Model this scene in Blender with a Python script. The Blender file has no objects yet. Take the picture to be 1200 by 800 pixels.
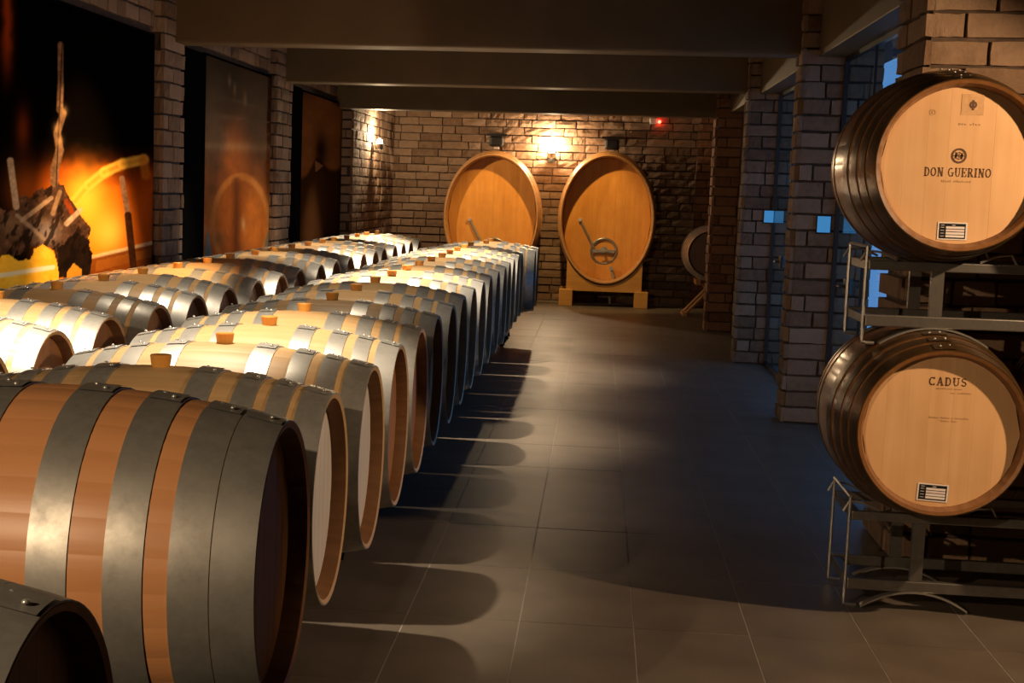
import bpy, bmesh, math, random
import numpy as np
from mathutils import Vector, Matrix
random.seed(7)
PI = math.pi
S = bpy.context.scene
COL = S.collection

# ------------------------------------------------------------------ camera
F_PX, PX, PY, V1X, V1Y, ROLL, CAM_H = 1850.0, 470.0, 460.0, 704.0, 228.0, 0.031, 1.49
dY = np.array([V1X-PX, PY-V1Y, F_PX]); dY /= np.linalg.norm(dY)
hv = np.array([1.0, -ROLL, 0.0])
dX = hv-dY*(hv@dY); dX /= np.linalg.norm(dX)
dZ = np.cross(dY, dX)
if dZ[1] < 0: dZ = -dZ
CM = np.array([dX, dY, dZ])
right, up, fwd = CM[:, 0], CM[:, 1], CM[:, 2]
cam_data = bpy.data.cameras.new('camera')
cam = bpy.data.objects.new('camera', cam_data); COL.objects.link(cam)
cam_data.sensor_fit = 'HORIZONTAL'; cam_data.sensor_width = 36.0
cam_data.lens = F_PX/1200*36
cam_data.shift_x = (600-PX)/1200; cam_data.shift_y = (PY-400)/1200
cam_data.clip_end = 200
cam.matrix_world = Matrix(((right[0], up[0], -fwd[0], 0), (right[1], up[1], -fwd[1], 0),
                           (right[2], up[2], -fwd[2], CAM_H), (0, 0, 0, 1)))
S.camera = cam

def project(w):                      # world points (n,3) -> photograph pixels, used for the prints only
    c = (np.asarray(w, float)-np.array([0, 0, CAM_H]))@CM
    return PX+F_PX*c[:, 0]/c[:, 2], PY-F_PX*c[:, 1]/c[:, 2]

# ------------------------------------------------------------------ world and exposure
S.view_settings.view_transform = 'Standard'
S.view_settings.look = 'None'
S.view_settings.gamma = 1.0
S.view_settings.use_curve_mapping = False
S.view_settings.exposure = 0.0
wd = bpy.data.worlds.new('dusk_sky'); S.world = wd; wd.use_nodes = True
bg = wd.node_tree.nodes['Background']
bg.inputs['Color'].default_value = (0.13, 0.36, 0.78, 1); bg.inputs['Strength'].default_value = 1.15

WARM = (1.0, 0.80, 0.56)
WARMER = (1.0, 0.62, 0.30)
# the ceiling spots: x, y, z, watts, cone degrees, blend, target, colour
SPOTS = [
    (-1.40, 5.40, 2.72, 360, 62, .45, (-1.48, 5.50, .9), WARM, 'above the brown-headed aisle barrels'),
    (-1.35, 9.60, 2.72, 620, 62, .80, (-1.20, 9.60, .9), WARM, 'above the middle of the aisle row'),
    (-1.35, 13.3, 2.72, 680, 70, .80, (-1.20, 13.3, .9), WARM, 'above the far half of the aisle row'),
    (-2.30, 5.50, 2.72, 420, 50, .80, (-2.35, 5.65, .9), WARM, 'above the near end of the wall row'),
    (-2.30, 11.2, 2.72, 450, 60, .80, (-2.45, 11.2, .9), WARM, 'above the middle of the wall row'),
    (-2.20, 16.6, 2.72, 600, 60, .80, (-2.40, 16.6, .9), WARM, 'above the far end of the wall row'),
    (-1.35, 7.65, 2.72, 80, 66, .90, (-1.25, 7.65, .9), WARM, 'added as fill above the shaded stretch of the aisle row'),  # unseen fill spot added to lift the dark aisle barrels
    (-1.35, 11.5, 2.72, 180, 66, .90, (-1.20, 11.5, .9), WARM, 'added as fill above the aisle row next to the barrel-end print'),  # added fill for the aisle row
    (-1.35, 15.6, 2.72, 280, 70, .90, (-1.20, 15.6, .9), WARM, 'added as fill above the far end of the aisle row'),  # likewise added as fill, not a known fixture
    (-2.30, 7.90, 2.72, 85, 74, .90, (-2.40, 7.90, .9), WARM, 'added as fill above the wall row before the fireside print'),  # unseen fill added over the wall row
    (-2.30, 13.9, 2.72, 200, 70, .90, (-2.40, 13.9, .9), WARM, 'added as fill above the wall row before the second pillar'),  # more added fill for the wall row
    (-1.75, 8.70, 2.72, 460, 56, .60, (-3.02, 9.15, 1.05), WARMER, 'washing the fireside print'),
    (-1.95, 12.6, 2.72, 75, 60, .90, (-3.02, 13.2, 1.0), WARMER, 'added to brighten the barrel-end print'),  # unseen spot added only to brighten this print
    (2.55, 4.75, 2.15, 225, 100, .25, (1.20, 5.70, 1.0), (1.0, .66, .37), 'lighting the stacked display barrels'),
    (-0.68, 20.35, 2.74, 150, 92, .50, (-0.68, 21.45, 1.0), (1.0, .62, .24), 'between the two oval casks'),
    (-2.30, -.30, 2.45, 480, 60, .60, (-1.5, 3.2, 0.7), (1.0, .70, .42), 'over the front of the aisle row'),
]

# ------------------------------------------------------------------ helpers
def tag(o, label=None, cat=None, group=None, kind=None):
    if label: o['label'] = label
    if cat: o['category'] = cat
    if group: o['group'] = group
    if kind: o['kind'] = kind
    return o

def empty(name, loc=(0, 0, 0), rz=0.0):
    o = bpy.data.objects.new(name, None); COL.objects.link(o)
    o.empty_display_size = .1
    o.location = loc; o.rotation_euler = (0, 0, rz)
    return o

def link(name, me, parent=None):
    o = bpy.data.objects.new(name, me); COL.objects.link(o)
    if parent: o.parent = parent
    return o

def mesh_from(name, verts, faces, mats, smooth=False, fm=None):
    me = bpy.data.meshes.new(name)
    me.from_pydata([tuple(v) for v in verts], [], faces)
    for m in (mats if isinstance(mats, (list, tuple)) else [mats]): me.materials.append(m)
    if smooth: me.polygons.foreach_set('use_smooth', [True]*len(me.polygons))
    if fm: me.polygons.foreach_set('material_index', fm)
    me.update()
    return me

class MB:
    """collects geometry for one mesh"""
    def __init__(self): self.v = []; self.f = []
    def box(self, x0, y0, z0, x1, y1, z1, M=None):
        b = len(self.v)
        P = [(x0, y0, z0), (x1, y0, z0), (x1, y1, z0), (x0, y1, z0), (x0, y0, z1), (x1, y0, z1), (x1, y1, z1), (x0, y1, z1)]
        if M: P = [tuple(M@Vector(p)) for p in P]
        self.v += P
        self.f += [tuple(b+i for i in q) for q in ((0, 3, 2, 1), (4, 5, 6, 7), (0, 1, 5, 4), (1, 2, 6, 5), (2, 3, 7, 6), (3, 0, 4, 7))]
        return self
    def tube(self, pts, r, n=8, caps=True):
        pts = [Vector(p) for p in pts]; b = len(self.v)
        rs = r if isinstance(r, (list, tuple)) else [r]*len(pts)
        for i, p in enumerate(pts):
            d = (pts[min(i+1, len(pts)-1)]-pts[max(i-1, 0)]).normalized()
            a = d.orthogonal() if abs(d.z) > .95 else d.cross(Vector((0, 0, 1)))
            a.normalize(); c = d.cross(a).normalized()
            for k in range(n):
                t = 2*PI*k/n
                self.v.append(tuple(p+a*(rs[i]*math.cos(t))+c*(rs[i]*math.sin(t))))
        for i in range(len(pts)-1):
            for k in range(n):
                self.f.append((b+i*n+k, b+i*n+(k+1) % n, b+(i+1)*n+(k+1) % n, b+(i+1)*n+k))
        if caps:
            self.f.append(tuple(b+k for k in range(n))[::-1]); self.f.append(tuple(b+(len(pts)-1)*n+k for k in range(n)))
        return self
    def lathe(self, prof, n=32, axis='z', cx=0, cy=0, cz=0, close=False):
        """prof: list of (h, r) along the axis"""
        b = len(self.v)
        for h, r in prof:
            for k in range(n):
                t = 2*PI*k/n; c, s = r*math.cos(t), r*math.sin(t)
                p = (cx+c, cy+s, cz+h) if axis == 'z' else ((cx+h, cy+c, cz+s) if axis == 'x' else (cx+s, cy+h, cz+c))
                self.v.append(p)
        m = len(prof)
        for i in range(m if close else m-1):
            j = (i+1) % m
            for k in range(n):
                self.f.append((b+i*n+k, b+i*n+(k+1) % n, b+j*n+(k+1) % n, b+j*n+k))
        return self
    def mesh(self, name, mat, smooth=False): 
        me = mesh_from(name, self.v, self.f, mat, smooth)
        bm = bmesh.new(); bm.from_mesh(me); bmesh.ops.recalc_face_normals(bm, faces=bm.faces); bm.to_mesh(me); bm.free()
        return me
    def build(self, name, mat, parent=None, smooth=False, bevel=0):
        o = link(name, self.mesh(name, mat, smooth), parent)
        if bevel:
            m = o.modifiers.new('bevel', 'BEVEL'); m.width = bevel; m.segments = 2; m.limit_method = 'ANGLE'
        return o

# ------------------------------------------------------------------ materials
def new_mat(name):
    m = bpy.data.materials.new(name); m.use_nodes = True
    nt = m.node_tree; b = nt.nodes['Principled BSDF']
    return m, nt, b
def N(nt, t, **kw):
    n = nt.nodes.new(t)
    for k, v in kw.items(): setattr(n, k, v)
    return n
def ramp(nt, fac, stops):
    r = N(nt, 'ShaderNodeValToRGB')
    e = r.color_ramp.elements
    while len(e) < len(stops): e.new(.5)
    for i, (p, c) in enumerate(stops):
        e[i].position = p; e[i].color = (*c, 1)
    nt.links.new(fac, r.inputs[0]); return r.outputs[0]
def plain(name, col, rough=.5, metal=0.0, var=.12, scale=6.0, bump=0.0):
    m, nt, b = new_mat(name)
    tc = N(nt, 'ShaderNodeTexCoord'); no = N(nt, 'ShaderNodeTexNoise')
    no.inputs['Scale'].default_value = scale; no.inputs['Detail'].default_value = 5
    nt.links.new(tc.outputs['Object'], no.inputs['Vector'])
    c0 = tuple(max(0, c*(1-var)) for c in col); c1 = tuple(min(1, c*(1+var)) for c in col)
    nt.links.new(ramp(nt, no.outputs['Fac'], [(.3, c0), (.7, c1)]), b.inputs['Base Color'])
    b.inputs['Roughness'].default_value = rough; b.inputs['Metallic'].default_value = metal
    if bump:
        bp = N(nt, 'ShaderNodeBump'); bp.inputs['Strength'].default_value = bump; bp.inputs['Distance'].default_value = .01
        nt.links.new(no.outputs['Fac'], bp.inputs['Height']); nt.links.new(bp.outputs[0], b.inputs['Normal'])
    return m
def emit(name, col, strength):
    m, nt, b = new_mat(name)
    b.inputs['Base Color'].default_value = (*col, 1)
    b.inputs['Emission Color'].default_value = (*col, 1); b.inputs['Emission Strength'].default_value = strength
    return m
def wood(name, c0, c1, rough=.5, axis='x', staves=0, grain=1.0, coat=0.0, knots=True):
    """oak: grain stretched along an axis, tone that changes from stave to stave"""
    m, nt, b = new_mat(name)
    tc = N(nt, 'ShaderNodeTexCoord'); oi = N(nt, 'ShaderNodeObjectInfo')
    mp = N(nt, 'ShaderNodeMapping')
    sc = {'x': (2.0, 40, 40), 'y': (40, 2.0, 40), 'z': (40, 40, 2.0)}[axis]
    mp.inputs['Scale'].default_value = [s*grain for s in sc]
    ad = N(nt, 'ShaderNodeVectorMath', operation='ADD')
    sr = N(nt, 'ShaderNodeMath', operation='MULTIPLY'); sr.inputs[1].default_value = 37.0
    nt.links.new(oi.outputs['Random'], sr.inputs[0])
    nt.links.new(tc.outputs['Object'], ad.inputs[0]); nt.links.new(sr.outputs[0], ad.inputs[1])
    nt.links.new(ad.outputs[0], mp.inputs['Vector'])
    no = N(nt, 'ShaderNodeTexNoise'); no.inputs['Scale'].default_value = 1.0; no.inputs['Detail'].default_value = 6
    nt.links.new(mp.outputs[0], no.inputs['Vector'])
    fac = no.outputs['Fac']
    # broad stains
    n2 = N(nt, 'ShaderNodeTexNoise'); n2.inputs['Scale'].default_value = 5.0; n2.inputs['Detail'].default_value = 3
    nt.links.new(ad.outputs[0], n2.inputs['Vector'])
    mx = N(nt, 'ShaderNodeMath', operation='MULTIPLY_ADD'); mx.inputs[1].default_value = .55
    nt.links.new(fac, mx.inputs[0])
    m3 = N(nt, 'ShaderNodeMath', operation='MULTIPLY'); m3.inputs[1].default_value = .45
    nt.links.new(n2.outputs['Fac'], m3.inputs[0]); nt.links.new(m3.outputs[0], mx.inputs[2])
    fac = mx.outputs[0]
    if staves:
        sp = N(nt, 'ShaderNodeSeparateXYZ'); nt.links.new(tc.outputs['Object'], sp.inputs[0])
        at = N(nt, 'ShaderNodeMath', operation='ARCTAN2')
        ins = {'x': ('Y', 'Z'), 'y': ('Z', 'X'), 'z': ('Y', 'X')}[axis]
        nt.links.new(sp.outputs[ins[1]], at.inputs[0]); nt.links.new(sp.outputs[ins[0]], at.inputs[1])
        mu = N(nt, 'ShaderNodeMath', operation='MULTIPLY'); mu.inputs[1].default_value = staves/(2*PI)
        nt.links.new(at.outputs[0], mu.inputs[0])
        fl = N(nt, 'ShaderNodeMath', operation='FLOOR'); nt.links.new(mu.outputs[0], fl.inputs[0])
        a2 = N(nt, 'ShaderNodeMath', operation='ADD'); nt.links.new(fl.outputs[0], a2.inputs[0]); nt.links.new(sr.outputs[0], a2.inputs[1])
        wn = N(nt, 'ShaderNodeTexWhiteNoise', noise_dimensions='1D'); nt.links.new(a2.outputs[0], wn.inputs['W'])
        m4 = N(nt, 'ShaderNodeMath', operation='MULTIPLY_ADD'); m4.inputs[1].default_value = .06
        nt.links.new(wn.outputs['Value'], m4.inputs[0])
        su = N(nt, 'ShaderNodeMath', operation='SUBTRACT'); su.inputs[1].default_value = .03
        nt.links.new(fac, su.inputs[0]); nt.links.new(su.outputs[0], m4.inputs[2])
        fac = m4.outputs[0]
    nt.links.new(ramp(nt, fac, [(.28, c0), (.72, c1)]), b.inputs['Base Color'])
    b.inputs['Roughness'].default_value = rough
    b.inputs['Coat Weight'].default_value = coat; b.inputs['Coat Roughness'].default_value = .22
    bp = N(nt, 'ShaderNodeBump'); bp.inputs['Strength'].default_value = .25; bp.inputs['Distance'].default_value = .002
    nt.links.new(no.outputs['Fac'], bp.inputs['Height']); nt.links.new(bp.outputs[0], b.inputs['Normal'])
    return m
def steel(name, c, rough=.35, spots=True):
    m, nt, b = new_mat(name)
    tc = N(nt, 'ShaderNodeTexCoord'); oi = N(nt, 'ShaderNodeObjectInfo')
    ad = N(nt, 'ShaderNodeVectorMath', operation='ADD')
    sr = N(nt, 'ShaderNodeMath', operation='MULTIPLY'); sr.inputs[1].default_value = 23.0
    nt.links.new(oi.outputs['Random'], sr.inputs[0])
    nt.links.new(tc.outputs['Object'], ad.inputs[0]); nt.links.new(sr.outputs[0], ad.inputs[1])
    no = N(nt, 'ShaderNodeTexNoise'); no.inputs['Scale'].default_value = 14; no.inputs['Detail'].default_value = 7; no.inputs['Roughness'].default_value = .7
    nt.links.new(ad.outputs[0], no.inputs['Vector'])
    nt.links.new(ramp(nt, no.outputs['Fac'], [(.3, tuple(x*.62 for x in c)), (.65, c)]), b.inputs['Base Color'])
    b.inputs['Metallic'].default_value = .72
    mr = N(nt, 'ShaderNodeMapRange'); mr.inputs['To Min'].default_value = rough+.14; mr.inputs['To Max'].default_value = rough-.10
    nt.links.new(no.outputs['Fac'], mr.inputs['Value']); nt.links.new(mr.outputs[0], b.inputs['Roughness'])
    return m
def brick_mat(name, stops, rough=.85):
    m, nt, b = new_mat(name)
    tc = N(nt, 'ShaderNodeTexCoord'); oi = N(nt, 'ShaderNodeObjectInfo')
    ad = N(nt, 'ShaderNodeVectorMath', operation='ADD')
    sr = N(nt, 'ShaderNodeMath', operation='MULTIPLY'); sr.inputs[1].default_value = 51.0
    nt.links.new(oi.outputs['Random'], sr.inputs[0])
    nt.links.new(tc.outputs['Object'], ad.inputs[0]); nt.links.new(sr.outputs[0], ad.inputs[1])
    no = N(nt, 'ShaderNodeTexNoise'); no.inputs['Scale'].default_value = 16; no.inputs['Detail'].default_value = 6; no.inputs['Roughness'].default_value = .65
    nt.links.new(ad.outputs[0], no.inputs['Vector'])
    m4 = N(nt, 'ShaderNodeMath', operation='MULTIPLY_ADD'); m4.inputs[1].default_value = .5
    m5 = N(nt, 'ShaderNodeMath', operation='MULTIPLY'); m5.inputs[1].default_value = .55
    nt.links.new(no.outputs['Fac'], m5.inputs[0]); nt.links.new(oi.outputs['Random'], m4.inputs[0]); nt.links.new(m5.outputs[0], m4.inputs[2])
    nt.links.new(ramp(nt, m4.outputs[0], stops), b.inputs['Base Color'])
    b.inputs['Roughness'].default_value = rough
    bp = N(nt, 'ShaderNodeBump'); bp.inputs['Strength'].default_value = .9; bp.inputs['Distance'].default_value = .012
    nt.links.new(no.outputs['Fac'], bp.inputs['Height']); nt.links.new(bp.outputs[0], b.inputs['Normal'])
    return m

M = {}
M['oak'] = wood('oak_staves', (.46, .29, .135), (.62, .42, .215), .48, 'x', 30)
M['oak_red'] = wood('oak_toasted_staves', (.45, .205, .082), (.54, .26, .11), .42, 'x', 0)
M['oak_dark'] = wood('oak_varnished_shaded_staves', (.15, .06, .016), (.25, .11, .034), .36, 'x', 30, coat=.5)  # varnished oak, darkened for the shadow the display bodies lie in
M['oak_head'] = wood('oak_barrel_head', (.30, .135, .05), (.44, .22, .085), .5, 'z')
M['chime'] = wood('dark_chime', (.16, .07, .028), (.26, .125, .05), .6, 'x')  # darker brown on the inner chime faces
M['head_fresh'] = wood('oak_fresh_head', (.58, .33, .15), (.74, .46, .235), .5, 'z', grain=.6)
M['head_pale'] = plain('daylit_pale_head', (.62, .60, .60), .55, 0, .06, 5)  # bluish window light on these heads put into a pale colour
M['hoop'] = steel('galvanised_hoop', (.70, .70, .68), .36)
M['hoop_dark'] = steel('weathered_hoop', (.42, .415, .39), .46)
M['hoop_brown'] = steel('brown_reflection_hoop', (.17, .095, .038), .30)  # dark brown reflections put into the colour of the steel hoops
M['rack'] = steel('rack_steel', (.20, .185, .17), .38)
M['rack_dark'] = plain('black_rack_steel', (.028, .026, .025), .45, .6)
M['rod'] = steel('bright_rod', (.45, .43, .40), .30)
M['rivet'] = steel('rivet_steel', (.72, .72, .70), .25)
M['bung'] = plain('amber_silicone_bung', (.62, .30, .055), .4, 0, .1)
M['bung'].node_tree.nodes['Principled BSDF'].inputs['Subsurface Weight'].default_value = .2
M['cask'] = wood('cask_wood', (.58, .23, .035), (.78, .36, .07), .42, 'z', grain=.5)
M['cask_side'] = wood('cask_stave_wood', (.40, .19, .06), (.58, .32, .13), .5, 'y', 44)
M['cask_stand'] = wood('cask_stand_wood', (.55, .26, .05), (.70, .38, .10), .5, 'x', grain=.5)
M['brick'] = brick_mat('rustic_brick', [(.15, (.115, .062, .034)), (.45, (.23, .14, .082)), (.8, (.33, .22, .145))])
M['brick_red'] = brick_mat('red_brick', [(.15, (.13, .055, .028)), (.45, (.25, .115, .06)), (.8, (.36, .18, .10))])
M['mortar'] = plain('brick_joint', (.085, .055, .038), .95, 0, .3, 20, .5)
M['tile'] = plain('slate_tile', (.115, .093, .074), .45, 0, .22, 3.0, .05)
M['grout'] = plain('floor_grout', (.30, .27, .24), .8, 0, .15, 12)
M['beam'] = plain('painted_beam', (.13, .088, .042), .55, 0, .12, 3, .04)
M['ceiling'] = plain('dark_ceiling', (.05, .042, .036), .9)
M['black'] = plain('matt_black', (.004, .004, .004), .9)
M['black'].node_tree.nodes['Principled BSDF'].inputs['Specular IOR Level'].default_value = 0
M['black_plastic'] = plain('black_plastic', (.012, .012, .013), .4)
M['white_plastic'] = plain('white_plastic', (.7, .7, .7), .4, 0, .03)
M['ink'] = plain('burnt_ink', (.10, .045, .02), .7, 0, .25, 60)
M['ink_faint'] = plain('faint_ink', (.53, .31, .145), .7, 0, .15, 60)
M['paper'] = plain('sticker_paper', (.78, .72, .70), .5, 0, .03)
M['paper_pink'] = plain('sticker_row', (.74, .62, .62), .5, 0, .03)
M['soil'] = plain('outside_paving', (.3, .3, .3), .9)
M['lamp_glow'] = emit('lamp_glow', (1.0, .84, .58), 60)
M['led_red'] = emit('red_led', (1.0, .06, .03), 14)
M['panel_blue'] = emit('blue_emissive_plate', (.06, .30, .62), .55)  # plain blue emission on the plate face
# thin window glass: mirror by Fresnel, clear otherwise
mg = bpy.data.materials.new('window_glass'); mg.use_nodes = True
nt = mg.node_tree; nt.nodes.clear()
out = N(nt, 'ShaderNodeOutputMaterial'); mixs = N(nt, 'ShaderNodeMixShader'); fr = N(nt, 'ShaderNodeFresnel')
fr.inputs['IOR'].default_value = 1.6
tr = N(nt, 'ShaderNodeBsdfTransparent'); tr.inputs[0].default_value = (.80, .88, .92, 1)
gl = N(nt, 'ShaderNodeBsdfGlossy'); gl.inputs['Roughness'].default_value = .01
nt.links.new(fr.outputs[0], mixs.inputs[0]); nt.links.new(tr.outputs[0], mixs.inputs[1]); nt.links.new(gl.outputs[0], mixs.inputs[2])
nt.links.new(mixs.outputs[0], out.inputs[0])
M['glass'] = mg

# ------------------------------------------------------------------ bricks
def brick_mesh(seed, mat, w=.265, h=.092, d=.05):
    rnd = random.Random(seed)
    nx, nz = 4, 2
    vs = []; fs = []
    idx = {}
    def vid(i, k, front):
        key = (i, k, front)
        if key not in idx:
            x = -w/2+w*i/nx; z = -h/2+h*k/nz
            edge = (i in (0, nx)) or (k in (0, nz))
            y = (-d+(rnd.uniform(.003, .010) if edge else rnd.uniform(-.004, .006))) if front else 0
            if edge and front:
                x += rnd.uniform(-.004, .004); z += rnd.uniform(-.003, .003)
            idx[key] = len(vs); vs.append((x, y, z))
        return idx[key]
    for i in range(nx):
        for k in range(nz):
            fs.append((vid(i, k, 1), vid(i+1, k, 1), vid(i+1, k+1, 1), vid(i, k+1, 1)))
    for i in range(nx):
        fs.append((vid(i, 0, 0), vid(i+1, 0, 0), vid(i+1, 0, 1), vid(i, 0, 1)))
        fs.append((vid(i, nz, 1), vid(i+1, nz, 1), vid(i+1, nz, 0), vid(i, nz, 0)))
    for k in range(nz):
        fs.append((vid(0, k, 0), vid(0, k, 1), vid(0, k+1, 1), vid(0, k+1, 0)))
        fs.append((vid(nx, k, 1), vid(nx, k, 0), vid(nx, k+1, 0), vid(nx, k+1, 1)))
    return mesh_from('brick', vs, fs, mat)
BR = {k: [brick_mesh(i, M[k]) for i in range(8)] for k in ('brick', 'brick_red')}
COURSE, BL = .108, .265
def brick_face(parent, origin, u, width, z0, z1, mat='brick', depth=.035, skip=None, far=None, joint=.013, phase=0, counter=None):
    """lay bricks on a vertical face. origin: (x, y) of its left end seen from the front; u: unit direction along it.
    A brick is a part of its own unless far() says it is out of view; those are joined."""
    ang = math.atan2(u[1], u[0])
    nc = int((z1-z0)/COURSE+1e-6)
    rest = MB()
    for c in range(nc):
        z = z0+(c+.5)*COURSE
        x = -((c+phase) % 2)*.5*(BL+joint)-random.uniform(0, .07)
        while x < width-.02:
            ln = BL*random.choice((.62, 1, 1, 1.08, 1.2, 1.35))
            a, b = max(x, 0), min(x+ln, width)
            x += ln+joint
            if b-a < .05: continue
            mid = (a+b)/2; px, py = origin[0]+u[0]*mid, origin[1]+u[1]*mid
            if skip and skip(px, py, z): continue
            if far and far(px, py, z):
                Mx = Matrix.Translation((px, py, z))@Matrix.Rotation(ang, 4, 'Z')
                rest.box(-(b-a)/2, -depth, -.0425, (b-a)/2, 0, .0425, Mx); continue
            o = link('brick', random.choice(BR[mat]), parent)
            o.location = (px, py, z+random.uniform(-.002, .002))
            o.rotation_euler = (0, random.uniform(-.008, .008), ang)
            o.scale = ((b-a)/BL, depth/.05*random.uniform(.8, 1.12), random.uniform(.95, 1.05))
    if rest.v:
        r = rest.build('brick_backing', M[mat], parent); r['kind'] = 'stuff'

# ------------------------------------------------------------------ the setting
Y0, Y1 = -1.5, 22.2
ZC = 2.95
floor = MB().box(-3.3, Y0, -.12, 2.9, Y1+.3, -.0012).build('floor', M['grout']); tag(floor, kind='structure')
TX, TY = .3965, .789
tile_me = MB().box(-TX/2+.002, -TY/2+.002, -.008, TX/2-.002, TY/2-.002, 0).mesh('tile', M['tile'])
rest = MB()
for i in range(-9, 8):
    for j in range(-8, 22):
        cx = -.2135+(i+.5)*TX; cy = 6.19+(j+.5)*TY
        if not (-3.25 < cx < 2.85 and Y0 < cy < Y1): continue
        if -.85 < cx < 1.75 and cy > 3.9:
            o = link('tile', tile_me, floor); o.location = (cx, cy, random.uniform(-.0006, .0006))
        else:
            rest.box(cx-TX/2+.002, cy-TY/2+.002, -.012, cx+TX/2-.002, cy+TY/2-.002, 0)
r = rest.build('tile_field', M['tile'], floor); r['kind'] = 'stuff'
ceil = MB().box(-3.3, Y0, ZC, 2.9, Y1+.3, ZC+.1).build('ceiling', M['ceiling']); tag(ceil, kind='structure')
wf = MB().box(-3.3, Y0-.2, -.1, 2.9, Y0, ZC+.1).build('wall_rear', M['beam']); tag(wf, kind='structure')

# back wall
wb = MB().box(-3.3, Y1, -.1, 2.9, Y1+.3, ZC).build('wall_back', M['mortar']); tag(wb, kind='structure')
def hidden_back(x, y, z):
    if z > 2.62 or x < -2.9 or x > 1.5: return True
    for cx, hw in ((-1.447, .6), (.09, .58)):
        if ((x-cx)/hw)**2+((z-1.16)/.84)**2 < 1: return True
    return x < -.7 and z < .98
brick_face(wb, (-2.95, Y1), (1, 0), 5.2, .0, 2.9, far=hidden_back, depth=.04)

# left wall: plain core, brick over the prints, brick end bay
wl = MB().box(-3.3, Y0, -.1, -3.08, Y1, ZC).box(-3.08, 18.5, 0, -2.93, Y1, ZC).build('wall_left', M['mortar']); tag(wl, kind='structure')
brick_face(wl, (-2.93, 18.5), (0, 1), Y1-18.5, .0, 2.9, far=lambda x, y, z: z < .85 or z > 2.65)
brick_face(wl, (-2.93-.15, 18.5), (1, 0), .15, 0, 2.9, far=lambda x, y, z: True)
for ya, yb in ((7.4, 10.62), (11.15, 14.42), (15.12, 18.5)):
    brick_face(wl, (-3.08, ya), (0, 1), yb-ya, 2.51, 2.94)

def pillar(name, x0, x1, y0, y1, faces, mat='brick', phase=0, far=None, label=None):
    p = MB().box(x0, y0, -.02, x1, y1, ZC).build(name, M['mortar']); tag(p, kind='structure')
    for fc in faces:
        if fc == 'front': brick_face(p, (x0, y0), (1, 0), x1-x0, 0, 2.94, mat, phase=phase, far=far)
        if fc == 'aisle_right': brick_face(p, (x0, y1), (0, -1), y1-y0+.03, 0, 2.94, mat, phase=phase+1, far=far)
        if fc == 'aisle_left': brick_face(p, (x1, y0-.03), (0, 1), y1-y0+.03, 0, 2.94, mat, phase=phase+1, far=far)
        if fc == 'back': brick_face(p, (x1, y1), (-1, 0), x1-x0, 0, 2.94, mat, phase=phase, far=far)
    return p
# left pillars
low = lambda x, y, z: z < .85
for y0, y1 in ((6.9, 7.4), (10.65, 11.15), (14.45, 15.12)):
    pillar('brick_pillar', -3.08, -3.005, y0, y1, ('front', 'aisle_left'), phase=1, far=low if y0 > 7 else (lambda x, y, z: True))
# right pillars
pillar('brick_pillar', 1.30, 1.80, 10.84, 11.10, ('front', 'aisle_right', 'back'), far=lambda x, y, z: y > 11.05)
pillar('brick_pillar', 1.30, 1.80, 14.70, 14.96, ('front', 'aisle_right'), phase=1)
pillar('brick_pillar', 1.26, 1.56, 18.10, 18.45, ('front', 'aisle_right'), 'brick_red')
pillar('brick_pillar', 1.31, 2.1, 6.80, 7.40, ('front', 'aisle_right'), phase=1, far=lambda x, y, z: x > 2.1 or (y > 6.9 and z < 1.6))
# pilaster on the back wall and the alcove side
pillar('brick_pillar', 1.28, 1.56, 22.02, 22.2, ('front',), 'brick_red')
wr = MB().box(1.80, 18.45, -.1, 1.92, Y1, ZC).box(2.7, Y0, -.1, 2.9, 6.9, ZC).box(2.1, 6.8, -.1, 2.7, 6.9, ZC).box(1.56, 18.1, -.1, 1.92, 18.45, ZC).box(1.52, 14.96, -.1, 1.62, 18.1, ZC).build('wall_right', M['mortar']); tag(wr, kind='structure')
# header over the windows
for k, (ya, yb) in enumerate(((7.4, 10.84), (11.10, 14.70), (14.96, 18.10))):
    h = MB().box(1.38, ya, 2.43, 1.62, yb, ZC).build('trim_%d' % (k+1), M['beam'], bevel=.006); tag(h, kind='structure')

# windows: pane between slim black frame bars
for k, (ya, yb) in enumerate(((7.4, 10.80), (11.14, 14.66))):
    w = MB().box(1.545, ya, 0, 1.575, yb, .03).box(1.545, ya, 2.40, 1.575, yb, 2.43).build('window_%d' % (k+1), M['black_plastic'])
    tag(w, kind='structure')
    n = 3
    for i in range(n+1):
        y = ya+(yb-ya)*i/n
        if 0 < i < n: MB().box(1.552, y-.004, .03, 1.568, y+.004, 2.40).build('glazing_joint', M['black_plastic'], w)
        else: MB().box(1.545, y-.012, .03, 1.575, y+.012, 2.40).build('frame_post', M['black_plastic'], w)
    for i in range(n):
        a = ya+(yb-ya)*i/n+.006; b = ya+(yb-ya)*(i+1)/n-.006
        me = mesh_from('pane', [(1.56, a, .03), (1.56, b, .03), (1.56, b, 2.40), (1.56, a, 2.40)], [(0, 3, 2, 1)], M['glass'])
        link('pane', me, w)
g = MB().box(1.6, 7.4, -.3, 14, 18.1, -.1).build('ground', M['soil']); tag(g, kind='structure')

# ceiling beams
for k, (y, zb, d) in enumerate(((7.0, 2.46, .3), (10.9, 2.45, .3), (14.8, 2.45, .3), (18.2, 2.385, .3), (3.2, 2.5, .3))):
    b = MB().box(-3.08, y, zb, 1.6 if y > 7.1 else 2.7, y+d, ZC).build('ceiling_beam', M['beam'], bevel=.012); tag(b, kind='structure')

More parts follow.
